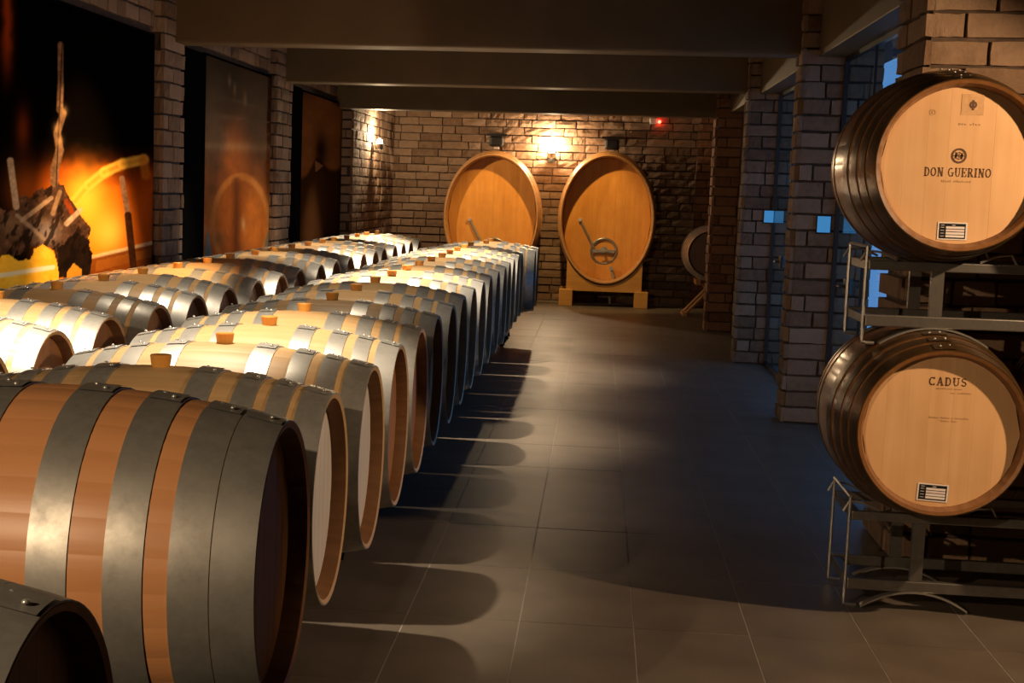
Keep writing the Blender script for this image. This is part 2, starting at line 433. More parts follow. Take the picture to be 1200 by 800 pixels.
# ------------------------------------------------------------------ prints on the left wall
rng = np.random.RandomState(3)
def vnoise(x, y, s, seed):
    r = np.random.RandomState(seed); T = r.rand(64, 64)
    u, v = x/s, y/s; i, j = np.floor(u).astype(int), np.floor(v).astype(int)
    fu, fv = u-i, v-j; fu = fu*fu*(3-2*fu); fv = fv*fv*(3-2*fv)
    a = T[i % 64, j % 64]; b = T[(i+1) % 64, j % 64]; c = T[i % 64, (j+1) % 64]; d = T[(i+1) % 64, (j+1) % 64]
    return (a*(1-fu)+b*fu)*(1-fv)+(c*(1-fu)+d*fu)*fv
def fbm(x, y, s, seed): return vnoise(x, y, s, seed)*.5+vnoise(x, y, s/2, seed+1)*.3+vnoise(x, y, s/4, seed+2)*.2
def inpoly(x, y, P):
    c = np.zeros(x.shape, bool); n = len(P)
    for i in range(n):
        (x0, y0), (x1, y1) = P[i], P[(i+1) % n]
        if y0 == y1: continue
        t = ((y0 > y) != (y1 > y)) & (x < (x1-x0)*(y-y0)/(y1-y0)+x0); c ^= t
    return c
def seg(x, y, a, b):
    ax, ay = a; bx, by = b
    t = np.clip(((x-ax)*(bx-ax)+(y-ay)*(by-ay))/((bx-ax)**2+(by-ay)**2), 0, 1)
    return np.hypot(x-ax-t*(bx-ax), y-ay-t*(by-ay)), t
def over(C, col, a):
    a = np.clip(a, 0, 1)[:, None]; return C*(1-a)+np.asarray(col, float)*a if np.ndim(col) == 1 else C*(1-a)+col*a
def sm(a, b, t): t = np.clip((t-a)/(b-a), 0, 1); return t*t*(3-2*t)
def paint_fire(x, y):
    n1 = fbm(x, y, 26, 1); n2 = fbm(x, y, 9, 5); n3 = fbm(x, y, 4, 9)
    C = np.tile([5., 3, 2], (len(x), 1))
    # red glow climbing on the right, flames on the far left edge
    C = over(C, (190, 72, 14), sm(165, 235, y+22*(n1-.5))*sm(25, 80, x)*.95)
    C = over(C, (240, 135, 24), sm(185, 245, y+30*(n1-.5))*np.exp(-((x-108)/52)**2))
    C = over(C, (255, 190, 60), np.exp(-((x-100)/22)**2-((y-234)/34)**2)*.95)
    C = over(C, (255, 205, 80), np.exp(-((x-128)/20)**2-((y-272)/24)**2)*.9)
    C = over(C, (190, 70, 18), np.exp(-((x-9-6*(n1-.5))/7)**2)*sm(125, 40, y)*.8)
    C = over(C, (150, 60, 16), np.exp(-((x-27)/9)**2-((y-150)/26)**2)*.7)
    C = over(C, (150, 70, 20), np.exp(-((x-34)/28)**2-((y-222)/34)**2)*.85)
    # bent hoop of a barrel, glowing
    for a, b in (((88, 236), (104, 217)), ((104, 217), (122, 202)), ((122, 202), (144, 192)), ((144, 192), (168, 187))):
        d, t = seg(x, y, a, b); C = over(C, (226, 160, 44), sm(8.5+4*(n2-.5), 4, d)*(.6+.4*n2))
        C = over(C, (250, 205, 90), sm(3, 1, np.abs(d-4))*.4)
    d, t = seg(x, y, (168, 187), (171, 205)); C = over(C, (190, 110, 30), sm(8, 3, d)*.7)
    # planks at the foot of the fire
    C = over(C, (120, 62, 22), (inpoly(x, y, [(104, 302), (182, 284), (184, 330), (104, 330)]))*(.7+.3*n2))
    C = over(C, (190, 120, 40), (inpoly(x, y, [(112, 306), (180, 290), (180, 300), (112, 318)]))*.6*n2)
    d, t = seg(x, y, (108, 301), (180, 284)); C = over(C, (236, 205, 150), sm(3.0, 1.2, d)*(.5+.6*n2))
    # pile of charred logs
    P = [(-8, 246), (14, 246), (26, 233), (44, 225), (60, 214), (72, 214), (82, 232), (96, 254), (106, 266), (108, 322), (66, 328), (62, 292), (40, 286), (18, 300), (-8, 306)]
    wob = (n2-.5)*10
    ins = inpoly(x+wob, y+wob, P)
    tone = np.stack([46+120*n3*n2, 31+80*n3*n2, 21+55*n3*n2], 1)
    C = over(C, tone, ins*1.0)
    C = over(C, (150, 140, 132), ins*np.exp(-((x-55)/16)**2-((y-272)/14)**2)*.7)
    C = over(C, (120, 92, 66), ins*np.exp(-((x-14)/16)**2-((y-262)/16)**2)*.7)
    C = over(C, (22, 15, 11), ins*sm(.46, .34, fbm(x*1.6+y*.7, y*.5-x*.4, 9, 71))*.7)
    C = over(C, (18, 12, 9), inpoly(x+wob, y, [(66, 292), (90, 272), (106, 280), (108, 322), (70, 326)])*(.55+.4*n3))
    for a, b, w, c in (((60, 232), (26, 258), 2.5, (170, 140, 105)), ((20, 252), (52, 280), 2.2, (150, 125, 100)), ((78, 262), (94, 246), 3, (205, 175, 140)), ((70, 225), (62, 250), 2.6, (150, 118, 84)), ((84, 248), (78, 236), 3, (150, 60, 22))):
        d, t = seg(x, y, a, b); C = over(C, c, sm(w+1, w-.8, d)*(.5+.6*n3))
    # yellow blaze low on the left with a pale board in front
    C = over(C, np.stack([225+25*n2, 160+40*n2, 30+40*n2], 1), 1.0*inpoly(x+wob*.6, y+wob*.4, [(-8, 304), (8, 297), (22, 306), (34, 304), (40, 292), (50, 286), (62, 294), (68, 312), (70, 340), (-8, 345)]))
    d, t = seg(x, y, (-8, 324), (62, 313)); C = over(C, (225, 210, 170), sm(3.6, 2.0, d))
    C = over(C, (200, 140, 40), 1.0*inpoly(x, y, [(78, 320), (86, 308), (96, 316), (96, 332), (78, 332)]))
    # upright sticks
    pts = [(71, 52), (71, 100), (70, 128), (74, 133), (67, 156), (70, 176), (64, 198), (64, 214)]
    for i in range(len(pts)-1):
        d, t = seg(x, y, pts[i], pts[i+1]); w = (3.4, 3.8, 4.0, 4, 4.5, 5, 5)[i]
        tone = np.stack([92+95*n3, 66+72*n3, 44+52*n3], 1)*(1.0 if i < 2 else .72)
        C = over(C, tone, sm(w+.8, w-.8, d)); C = over(C, (30, 18, 11), sm(1.2, .3, np.abs((x-np.interp(y, [52, 214], [73, 66]))))*sm(w+1, w, d)*.7)
    for cx, cy in ((70, 165), (75, 130), (66, 150)): C = over(C, (176, 136, 86), np.exp(-((x-cx)/4)**2-((y-cy)/6)**2)*.6)
    d, t = seg(x, y, (143, 209), (150, 252)); C = over(C, np.stack([120+80*n3, 84+62*n3, 56+46*n3], 1), sm(4.2, 2.6, d))
    d, t = seg(x, y, (150, 252), (157, 318)); C = over(C, np.stack([50+34*n3, 26+20*n3, 14+12*n3], 1), sm(4.8, 3.2, d))
    d, t = seg(x, y, (12, 188), (19, 242)); C = over(C, np.stack([130+70*n3, 104+62*n3, 78+55*n3], 1), sm(4.6, 3.0, d))
    C = over(C, (4, 2, 2), sm(177, 180, x-(y-300)*-.02))
    return C
def paint_barrel(x, y):
    n1 = fbm(x, y, 30, 21); n2 = fbm(x*3, y, 10, 25)
    t = sm(60, 300, y)[:, None]
    C = np.array([44., 26, 14])*(1-t)+np.array([190., 105, 40])*t
    C = C*(.72+.5*n1[:, None])
    C = over(C, (150, 118, 84), np.exp(-((y-172-(x-280)*.04)/6)**2)*.6)  # soft highlight band of the glossy sheet painted into the print
    C = over(C, (20, 11, 6), np.exp(-((x-272)/9)**2)*sm(170, 60, y)*.6)
    for cx, cy in ((269, 95), (275, 105), (287, 116)): C = over(C, (170, 140, 110), np.exp(-((x-cx)/2)**2-((y-cy)/8)**2)*.5)
    r = np.hypot((x-282)/34, (y-262)/58)
    C = over(C, (150, 86, 30), sm(1.0, .9, r)*.6)
    C = over(C, (190, 126, 60), sm(.12, .03, np.abs(r-.95))*.75)
    C = over(C, (84, 42, 14), np.exp(-((x-277)/5)**2)*sm(1, .9, r)*.7)
    C = over(C, (205, 170, 130), np.exp(-((x-285)/2.5)**2-((y-262)/8)**2)*.7)
    C = over(C, (95, 70, 48), np.exp(-((x-258)/6)**2-((y-280)/9)**2)*.6)
    C = over(C, (120, 140, 140), 1.0*inpoly(x, y, [(243, 262), (249, 305), (240, 305)])*.9)
    C = over(C, (110, 110, 100), 1.0*inpoly(x, y, [(314, 270), (318, 300), (306, 302)])*.8)
    return C*(.9+.2*n2[:, None])
def paint_dusk(x, y):
    n1 = fbm(x, y, 22, 41); n2 = fbm(x, y, 7, 45)
    C = np.tile([110., 70, 38], (len(x), 1))*(.8+.4*n1[:, None])
    C = over(C, (34, 19, 9), sm(-4, 4, y-(205-20*np.exp(-((x-372)/9)**2)-(x-372)*.35+8*(n1-.5)))*.85)
    C = over(C, (22, 13, 7), np.exp(-((x-376)/7)**2-((y-176)/18)**2)*.9)
    C = over(C, (120, 88, 58), 1.0*inpoly(x, y, [(369, 188), (379, 194), (370, 202)])*.8)
    return over(C, (24, 14, 8), sm(120, 95, y)*.8)
def make_print(name, ya, yb, za, zb, X, fn, ny, nz, label, spec=0.0):
    ys = np.linspace(ya, yb, ny); zs = np.linspace(za, zb, nz)
    G = np.stack(np.meshgrid(ys, zs, indexing='ij'), -1).reshape(-1, 2)
    W = np.column_stack([np.full(len(G), X), G])
    px, py = project(W)
    C = np.clip(fn(px, py), 0, 255)/255.0
    lin = np.where(C <= .04045, C/12.92, ((C+.055)/1.055)**2.4)
    i, j = np.meshgrid(np.arange(ny-1), np.arange(nz-1), indexing='ij'); a = (i*nz+j).ravel()
    F = np.column_stack([a, a+nz, a+nz+1, a+1])
    me = bpy.data.meshes.new(name); me.from_pydata(W.tolist(), [], F.tolist())
    at = me.color_attributes.new('print_colour', 'FLOAT_COLOR', 'POINT')
    at.data.foreach_set('color', np.column_stack([lin, np.ones(len(lin))]).astype(np.float32).ravel())
    m, nt, b = new_mat(name+'_ink')
    vc = N(nt, 'ShaderNodeVertexColor', layer_name='print_colour'); nt.links.new(vc.outputs[0], b.inputs['Base Color'])
    b.inputs['Roughness'].default_value = .5; b.inputs['Specular IOR Level'].default_value = spec
    me.materials.append(m)
    root = empty(name, (0, 0, 0)); tag(root, label, 'picture')
    MB().box(X-.05, ya-.02, za-.02, X-.004, yb+.02, zb+.02).build('panel_board', M['black'], root)
    link('printed_sheet', me, root)
    return root
make_print('wall_print', 7.42, 10.56, .35, 2.45, -3.03, paint_fire, 250, 330, 'large wall print of burning logs and a glowing bent hoop')
make_print('wall_print', 11.98, 14.40, .35, 2.45, -3.03, paint_barrel, 110, 240, 'brown glossy wall print of a barrel end between two brick pillars', .006)
make_print('wall_print', 15.95, 18.45, .35, 2.43, -3.03, paint_dusk, 80, 200, 'dim dark brown wall print next to the lit brick corner')
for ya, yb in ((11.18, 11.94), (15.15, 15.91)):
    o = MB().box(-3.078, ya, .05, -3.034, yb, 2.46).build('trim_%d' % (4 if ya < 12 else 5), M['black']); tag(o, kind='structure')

# ------------------------------------------------------------------ barrels
HL, RB, RH, NST = .485, .345, .288, 30
def rad(x): return RB-(RB-RH)*(abs(x)/HL)**2
def body_mesh(mat):
    prof = [(x, rad(x)) for x in np.linspace(-HL, HL, 17)]
    inner = [(HL-.004, RH-.012), (HL-.03, RH-.021), (HL-.06, RH-.023)]
    full = [(-h, r) for h, r in inner[::-1]]+prof+inner
    angs = []
    for s in range(NST):
        a0, a1 = 2*PI*s/NST, 2*PI*(s+1)/NST
        angs += [(a0, -.00025), (a0+.004, 0), ((a0+a1)/2, .0002), (a1-.004, 0)]
    n = len(angs); vs = []; fs = []
    for h, r in full:
        for a, dr in angs: vs.append((h, (r+dr)*math.cos(a), (r+dr)*math.sin(a)))
    for i in range(len(full)-1):
        for k in range(n): fs.append((i*n+k, (i+1)*n+k, (i+1)*n+(k+1) % n, i*n+(k+1) % n))
    fm = [1 if (i < 2 or i >= len(full)-3) else 0 for i in range(len(full)-1) for k in range(n)]
    me = mesh_from('stave_body', vs, fs, [mat, M['chime']], True, fm)
    bm = bmesh.new(); bm.from_mesh(me); bmesh.ops.recalc_face_normals(bm, faces=bm.faces)
    for e in bm.edges:
        if len(e.link_faces) == 2 and e.calc_face_angle(0) > .6: e.smooth = False
    bm.to_mesh(me); bm.free()
    return me
def hoop_mesh(xc, w, mat, n=64, th=.0035):
    s = 1 if xc > 0 else -1
    xa, xb = xc-w/2, xc+w/2
    prof = [(xa, rad(xa)+.0008), (xa, rad(xa)+th), (xc, rad(xc)+th+.0006), (xb, rad(xb)+th), (xb, rad(xb)+.0008)]
    m = MB().lathe(prof, n, 'x')
    # the overlapped riveted lap of the hoop
    a0 = PI/2-.10; P = 10; b = len(m.v)
    for i in range(P+1):
        a = a0+(.26)*i/P
        for x in (xa+.003, xb-.003):
            r = rad(x)+th+.0035; m.v.append((x, r*math.cos(a), r*math.sin(a)))
    for i in range(P): m.f.append((b+2*i, b+2*i+1, b+2*i+3, b+2*i+2))
    me = m.mesh('hoop', mat, True)
    bm = bmesh.new(); bm.from_mesh(me)
    for e in bm.edges:
        if len(e.link_faces) < 2 or e.calc_face_angle(0) > .5: e.smooth = False
    bm.to_mesh(me); bm.free()
    return me
def rivet_mesh():
    return MB().tube([(0, 0, -.001), (0, 0, .002), (0, 0, .004)], [.0062, .0052, .002], 8).mesh('rivet', M['rivet'], True)
def head_mesh(mat):
    """eight oak boards side by side with narrow joints, one disc"""
    R = RH-.0225; m = MB(); nb = 8; x1 = HL-.045
    for i in range(nb):
        ya = -R+2*R*i/nb+.0007; yb = -R+2*R*(i+1)/nb-.0007
        board(m, ya, yb, R, x1)
    return m.mesh('head', mat)
def board(m, ya, yb, R, x1, th=.02):
    k = 5; ring = []
    for j in range(k): 
        y = ya+(yb-ya)*j/(k-1); ring.append((y, math.sqrt(max(R*R-y*y, .0001))))
    pts = [(y, z) for y, z in ring]+[(y, -z) for y, z in ring[::-1]]
    b = len(m.v); n = len(pts)
    m.v += [(x1, y, z) for y, z in pts]+[(x1-th, y, z) for y, z in pts]
    m.f.append(tuple(range(b, b+n))); m.f.append(tuple(range(b+n, b+2*n))[::-1])
    for i in range(n): m.f.append((b+i, b+(i+1) % n, b+n+(i+1) % n, b+n+i))
BUNG = MB().lathe([(-.02, .021), (.0, .0255), (.029, .0300), (.032, .028), (.032, .001)], 20, 'z').mesh('bung', M['bung'], False)
STD = [(.145, .068), (.268, .060), (.360, .056), (.4475, .073)]
ALT = [(.095, .078), (.240, .074), (.362, .076), (.443, .082)]
_cache = {}
def cm(key, fn):
    if key not in _cache: _cache[key] = fn()
    return _cache[key]
def make_barrel(loc, rz, wood_key='oak', hoop_key='hoop', spec='std', head_key='oak_head', near=False, bung=True, boards=False, roll=0.0):
    t = empty('wine_barrel', loc, rz)
    if roll: t.rotation_euler = (roll, 0, rz) if abs(rz) < .01 else (0, -roll, rz)
    link('stave_body', cm(('b', wood_key), lambda: body_mesh(M[wood_key])), t)
    for s in (1, -1):
        for xc, w in (STD if spec == 'std' else ALT):
            h = link('hoop', cm(('h', s*xc, hoop_key), lambda: hoop_mesh(s*xc, w, M[hoop_key])), t)
            if near:
                for a, dx in ((-.03, -.2), (.09, .2)):
                    rv = link('rivet', cm('rivet', rivet_mesh), h); r0 = rad(s*xc)+.0075
                    rv.location = (s*xc+dx*w, -r0*math.sin(a), r0*math.cos(a)); rv.rotation_euler = (a, 0, 0)
        if boards and s == -1: continue
        hd = link('head', cm(('hd', head_key), lambda: head_mesh(M[head_key])), t)
        if s == -1: hd.rotation_euler = (0, 0, PI)
    if bung:
        b = link('bung', BUNG, t); b.location = (0, 0, RB)
    return t

CZ = .640
AX = -1.175
# the aisle row
aisle_labels = {
    0: 'dark barrel end before the reddish barrel, its head in deep shade',
    1: 'reddish-brown oak barrel with broad grey hoops and no bung in sight',
    2: 'shaded tan oak barrel with amber bung, pale grey head, beside the reddish barrel',
    3: 'well lit oak barrel with pale grey head, second in line behind the reddish barrel',
    4: 'oak barrel with amber bung and brown head, third behind the reddish barrel',
    5: 'oak barrel with brown head, fourth in line behind the reddish barrel',
    6: 'oak barrel with bright brown head edge, fifth behind the reddish barrel',
}
ORD = ['', 'first', 'second', 'third', 'fourth', 'fifth', 'sixth', 'seventh', 'eighth', 'ninth', 'tenth', 'eleventh', 'twelfth', 'thirteenth', 'fourteenth', 'fifteenth', 'sixteenth', 'seventeenth', 'eighteenth', 'nineteenth']
def aisle_y(i): return 4.21+.70*(i-2) if i > 1 else (1.95, 3.36)[i]
NA = 20
for i in range(NA):
    x = AX+(.09 if i >= NA-2 else random.uniform(-.008, .008))
    near = i < 7
    kw = dict(near=near)
    if i == 1: kw.update(wood_key='oak_red', hoop_key='hoop_dark', spec='alt', bung=False, head_key='oak_head')
    elif i == 0: kw.update(wood_key='oak_red', hoop_key='hoop_dark', spec='alt', bung=False)
    elif i in (2, 3): kw.update(head_key='head_pale')
    if i < 2: x = AX
    b = make_barrel((x, aisle_y(i), CZ), 0, **kw)
    if i == 1: b.scale = (1.07,)*3; b.location.z = .665
    tag(b, aisle_labels.get(i, ORD[i-1]+' oak barrel behind the reddish barrel in the aisle row'), 'barrel', 'barrels in the aisle row')
# the wall row
WX = -2.46
wall_labels = {1: 'brightly lit oak barrel of the wall row below the fireside print, gap beside it'}
NW = 19
for i in range(NW):
    b = make_barrel((WX+random.uniform(-.01, .01), 4.90+.70*i, CZ), 0, near=(0 < i < 5))
    if i == 0: lb = 'oak barrel of the wall row standing before the whitest-lit one'
    elif i == 1: lb = 'oak barrel lit almost white in the wall row under the fireside print'
    else: lb = ORD[i-1]+' oak barrel behind the almost white-lit one in the wall row'
    tag(b, lb, 'barrel', 'barrels in the wall row')

# ------------------------------------------------------------------ racks
def make_rack(loc, rz, ztop, zbot, n=2, pitch=.70, half=.20, mat='rack', arch=True, stops=True, end_rods=True):
    zr = ztop+.05 if stops else ztop-.02
    """local x runs along the rack, local y along the barrels' axis; the barrels lie at x = 0, pitch, ..."""
    t = empty('barrel_rack', loc, rz)
    x0, x1 = -.245, pitch*(n-1)+.245
    rr = .016
    for y in (-half, half):
        MB().box(x0, y-rr, ztop-.034, x1, y+rr, ztop).build('top_rail', M[mat], t, bevel=.004)
        MB().box(x0, y-rr, zbot, x1, y+rr, zbot+.042).build('bottom_rail', M[mat], t, bevel=.004)
        for i in range(n):
            MB().box(i*pitch-.022, y-rr*.9, zbot+.042, i*pitch+.022, y+rr*.9, ztop-.034).build('post', M[mat], t)
            if arch:      # bowed strap below the bottom rail that sits on the floor or on a barrel
                pts = [(i*pitch+.19*u, y, zbot+.004-.062*u*u) for u in np.linspace(-1, 1, 13)]
                m = MB()
                for a, b in zip(pts[:-1], pts[1:]):
                    m.v += [(a[0], y-.02, a[2]), (b[0], y-.02, b[2]), (b[0], y+.02, b[2]), (a[0], y+.02, a[2]),
                            (a[0], y-.02, a[2]-.007), (b[0], y-.02, b[2]-.007), (b[0], y+.02, b[2]-.007), (a[0], y+.02, a[2]-.007)]
                    k = len(m.v)-8; m.f += [tuple(k+q for q in f) for f in ((0, 1, 2, 3), (7, 6, 5, 4), (0, 4, 5, 1), (3, 2, 6, 7))]
                m.build('saddle_strap', M['rod'] if mat == 'rack' else M[mat], t)
            # stop rods that keep the barrel from rolling
            for sx in ((-1, 1) if stops else ()):
                xa = i*pitch+sx*.205; xb = i*pitch+sx*.265
                MB().tube([(xa-sx*.06, y, ztop+.004), (xa, y, ztop+.03), (xb-sx*.012, y, ztop+.034), (xb+sx*.008, y, ztop-.004)], .005, 6).build('stop_rod', M['rod'] if mat == 'rack' else M[mat], t)
    for x in (x0+rr, x1-rr):
        for z in (ztop-.034, zbot+.006):
            MB().box(x-rr, -half+rr, z, x+rr, half-rr, z+.03).build('side_rail', M[mat], t)
    if end_rods:
        for x in (x0-.006, x1+.006):
            s = 1 if x < 0 else -1
            for y in (-half, half):
                MB().tube([(x, y, zr), (x, y, ztop-.06), (x, y, zbot-.04), (x, y, zbot-.058), (x+s*.018, y, zbot-.062), (x+s*.045, y, zbot-.062)], .006, 6).build('end_rod', M['rod'] if mat == 'rack' else M[mat], t)
            MB().tube([(x, -half, zr), (x, half, zr)], .006, 6).build('end_rod', M['rod'] if mat == 'rack' else M[mat], t)
    return t
r_at = lambda d: rad(d)
zt_row = CZ-rad(.2)-.009
for i in [0, 1]+list(range(2, NA, 2)):
    last = i in (0, 1)
    o = make_rack((AX+(.09 if i == NA-2 else 0), aisle_y(i), 0), PI/2, zt_row, .072, mat='rack_dark', n=1 if last else 2, stops=False)
    lb = ('low black steel rack under the dark foremost aisle barrel', 'low black steel rack under the reddish barrel')[i] if i < 2 else 'low black steel rack under the %s and %s aisle barrels behind the reddish one' % (ORD[i-1], ORD[i])
    tag(o, lb, 'rack', 'racks under the aisle row')
for i in range(0, NW, 2):
    o = make_rack((WX, 4.90+.70*i, 0), PI/2, zt_row, .072, mat='rack_dark', stops=False, n=2 if i+1 < NW else 1)
    lb = 'low black steel rack under the almost white-lit wall row barrel' if i == 0 else ('low black steel rack under the %s and %s wall row barrels behind the white-lit one' % (ORD[i-1], ORD[i]) if i+1 < NW else 'low black steel rack under the last single wall row barrel')
    tag(o, lb, 'rack', 'racks under the wall row')

# ------------------------------------------------------------------ the two-tier display stack on the right
DX, DYH = 1.215, 5.60                      # x of the first column, y of the heads' rims
DYC = DYH+HL
ZL, ZU = .705, 1.625
rl = make_rack((DX, DYC, 0), 0, ZL-rad(.2)-.004, .072); tag(rl, 'steel barrel rack standing on the floor, bowed strap feet', 'rack', 'stacked display racks')
ru = make_rack((DX, DYC, 0), 0, ZU-rad(.2)-.004, ZL+rad(.2)+.008); tag(ru, 'steel barrel rack resting on the lower display barrels', 'rack', 'stacked display racks')

GLY = {}
def arc(cx, cy, rx, ry, a0, a1, n=12): return [(cx+rx*math.cos(math.radians(a0+(a1-a0)*i/n)), cy+ry*math.sin(math.radians(a0+(a1-a0)*i/n))) for i in range(n+1)]
TH, TN = .22, .11   # heavy stems and light hairlines of a slab-serif face
def serif(x, y, w=.34): return ([(x-w/2, y), (x+w/2, y)], TN)
GLY['D'] = (.9, [([(.2, 0), (.2, 1)], TH), ([(.03, .04), (.42, .04)], TN), ([(.03, .96), (.42, .96)], TN), (arc(.40, .5, .36, .46, -90, 90), .14)])
GLY['O'] = (.95, [(arc(.47, .5, .36, .45, 0, 360, 24), .14)])
GLY['N'] = (1.0, [([(.2, 0), (.2, 1)], .1), ([(.8, 0), (.8, 1)], .1), ([(.2, .97), (.8, .03)], TH), serif(.2, .04), serif(.16, .96), serif(.8, .96)])
GLY['G'] = (.95, [(arc(.47, .5, .36, .45, 55, 330, 20), .14), ([(.78, .05), (.78, .44)], .13), ([(.56, .44), (.93, .44)], TN)])
GLY['U'] = (.95, [([(.2, 1), (.2, .4)], TH), (arc(.48, .36, .28, .32, 180, 360, 12), .11), ([(.76, .36), (.76, 1)], .1), serif(.2, .96), serif(.76, .96)])
GLY['E'] = (.85, [([(.2, 0), (.2, 1)], TH), ([(.03, .04), (.76, .04)], TN), ([(.03, .96), (.74, .96)], TN), ([(.2, .5), (.55, .5)], TN), ([(.74, .96), (.74, .72)], TN), ([(.76, .04), (.76, .3)], TN), ([(.55, .6), (.55, .4)], TN)])
GLY['R'] = (.95, [([(.2, 0), (.2, 1)], TH), ([(.03, .04), (.42, .04)], TN), ([(.03, .96), (.42, .96)], TN), (arc(.42, .74, .27, .22, -90, 90), .13), ([(.2, .52), (.42, .52)], TN), ([(.45, .52), (.8, .04)], TH), serif(.84, .04, .2)])
GLY['I'] = (.5, [([(.25, 0), (.25, 1)], TH), serif(.25, .04, .42), serif(.25, .96, .42)])
GLY['C'] = (.9, [(arc(.47, .5, .36, .45, 48, 312, 20), .14), ([(.76, .78), (.76, 1.0)], TN), ([(.76, .22), (.76, 0)], TN)])
GLY['A'] = (.95, [([(.15, 0), (.46, 1)], TN), ([(.46, 1), (.78, 0)], TH), ([(.27, .33), (.66, .33)], TN), serif(.15, .04, .3), serif(.78, .04, .34)])
GLY['S'] = (.8, [(arc(.4, .73, .26, .22, 20, 270, 14), .13), (arc(.4, .27, .28, .24, 90, -160, 14), .13)])
def lettering(text, parent, cx, cz, width, height, y, mat, gap=.12, name='lettering'):
    """strokes in the x-z plane facing -y (local to parent), centred on cx, cz"""
    tot = sum((GLY[c][0] if c != ' ' else .45)+gap for c in text)-gap
    s = width/tot; x = cx-width/2; m = MB()
    for c in text:
        if c == ' ': x += (.45+gap)*s; continue
        w, strokes = GLY[c]
        for pts, th in strokes:
            for a, b in zip(pts[:-1], pts[1:]):
                ax, az = x+a[0]*s, cz-height/2+a[1]*height; bx, bz = x+b[0]*s, cz-height/2+b[1]*height
                d = Vector((bx-ax, bz-az))
                if d.length < 1e-7: continue
                d.normalize(); nx, nz = -d.y*th*s/2, d.x*th*s/2
                e = .15*th*s; ax -= d.x*e; az -= d.y*e; bx += d.x*e; bz += d.y*e
                k = len(m.v); m.v += [(ax+nx, y, az+nz), (ax-nx, y, az-nz), (bx-nx, y, bz-nz), (bx+nx, y, bz+nz)]
                m.f.append((k, k+1, k+2, k+3))
        x += (w+gap)*s
    return m.build(name, mat, parent)
def small_print(parent, cx, cz, width, height, y, mat, seed, words=3, name='small_print'):
    """a line of writing too small to read: one dab for each letter"""
    rnd = random.Random(seed); m = MB(); x = cx-width/2; n = int(width/(height*.95)); sp = set(rnd.sample(range(2, max(n-1, 4)), min(words-1, max(n-3, 1))))
    for i in range(n):
        if i not in sp:
            h = height*rnd.choice((.6, .75, 1.0)); a = x+i*width/n
            m.box(a, y-.0002, cz-height/2, a+width/n*.62, y, cz-height/2+h)
    o = m.build(name, mat, parent); o['kind'] = 'stuff'
    return o
def disc_pts(cx, cz, r, y, n=24): return [(cx+r*math.cos(2*PI*i/n), y, cz+r*math.sin(2*PI*i/n)) for i in range(n)]
def ring(m, cx, cz, r0, r1, y, n=28):
    k = len(m.v)
    for r in (r0, r1): m.v += disc_pts(cx, cz, r, y, n)
    for i in range(n): m.f.append((k+i, k+(i+1) % n, k+n+(i+1) % n, k+n+i))
def sticker(parent, cx, cz, w, h, y, tilt=0):
    M4 = Matrix.Translation((cx, 0, cz))@Matrix.Rotation(tilt, 4, 'Y')
    s = MB().box(-w/2, y-.0012, -h/2, w/2, y, h/2, M4).build('label_sticker', M['paper'], parent); s['label'] = 'small black and white cellar record sticker'
    MB().box(-w*.45, y-.0018, -h*.43, w*.45, y-.0012, h*.43, M4).build('black_print', M['black_plastic'], s)
    for i in range(4):
        z = h*.20-i*h*.165
        MB().box(-w*.22, y-.0024, z-h*.062, w*.41, y-.0018, z+h*.062, M4).build('white_row', M['paper_pink'] if i == 1 else M['paper'], s)
    m = MB()
    for i in range(4):
        z = h*.20-i*h*.165; m.box(-w*.40, y-.0022, z-h*.012, -w*.28, y-.0018, z+h*.012, M4)
    m.box(-w*.40, y-.0022, h*.32, -w*.28, y-.0018, h*.345, M4); m.box(-.02*w, y-.0022, h*.32, w*.10, y-.0018, h*.35, M4)
    m.build('row_captions', M['paper'], s)['kind'] = 'stuff'
    return s

def display_barrel(x, z, label, roll, near=True):
    # barrel local x axis turned to world -y so that the head with +x faces the camera
    b = make_barrel((x, DYC, z), -PI/2, 'oak_dark', 'hoop_brown', 'std', 'oak_head', near=near, boards=True, roll=roll, bung=False)
    hd = [c for c in b.children if c.name.startswith('head')]
    for h in hd:
        h.rotation_euler = (0, 0, PI)                # the plain disc serves the far end
    R = RH-.0225
    hh = empty('front_head', (0, 0, 0)); hh.parent = b
    edges = [-R, -.19, -.115, -.045, .035, .105, .18, R]
    for a, c in zip(edges[:-1], edges[1:]):
        m = MB(); board(m, a+.00012, c-.00012, R, HL-.045+random.uniform(0, .0004))
        m.build('head_board', M['head_fresh'], hh)
    tag(b, label, 'barrel', 'barrels on the display racks')
    f = empty('head_markings', (0, 0, 0)); f.parent = b; f.rotation_euler = (0, 0, PI/2)   # x across the head, -y outwards
    return b, f
yf = -(HL-.045)-.0012
b, f = display_barrel(DX, ZU, 'upper display barrel with dark lettering and a crest on its pale head', 0)
lettering('DON GUERINO', f, -.008, -.022, .222, .030, yf, M['ink'])
m = MB(); ring(m, -.008, .034, .019, .026, yf); ring(m, -.008, .034, .010, .0125, yf)
for a in range(0, 360, 45):
    t = math.radians(a); k = len(m.v); c, s = math.cos(t), math.sin(t)
    m.v += [(-.008+c*.004-s*.0015, yf, .034+s*.004+c*.0015), (-.008+c*.004+s*.0015, yf, .034+s*.004-c*.0015), (-.008+c*.018+s*.0015, yf, .034+s*.018-c*.0015), (-.008+c*.018-s*.0015, yf, .034+s*-.008+c*.0015)]; m.f.append((k, k+1, k+2, k+3))
m.build('crest', M['ink'], f)
small_print(f, -.008, -.052, .10, .007, yf, M['ink_faint'], 3, 2)
MB().box(-.012, yf, .172, .062, yf+.0004, .242).build('stamped_square', M['ink_faint'], f)
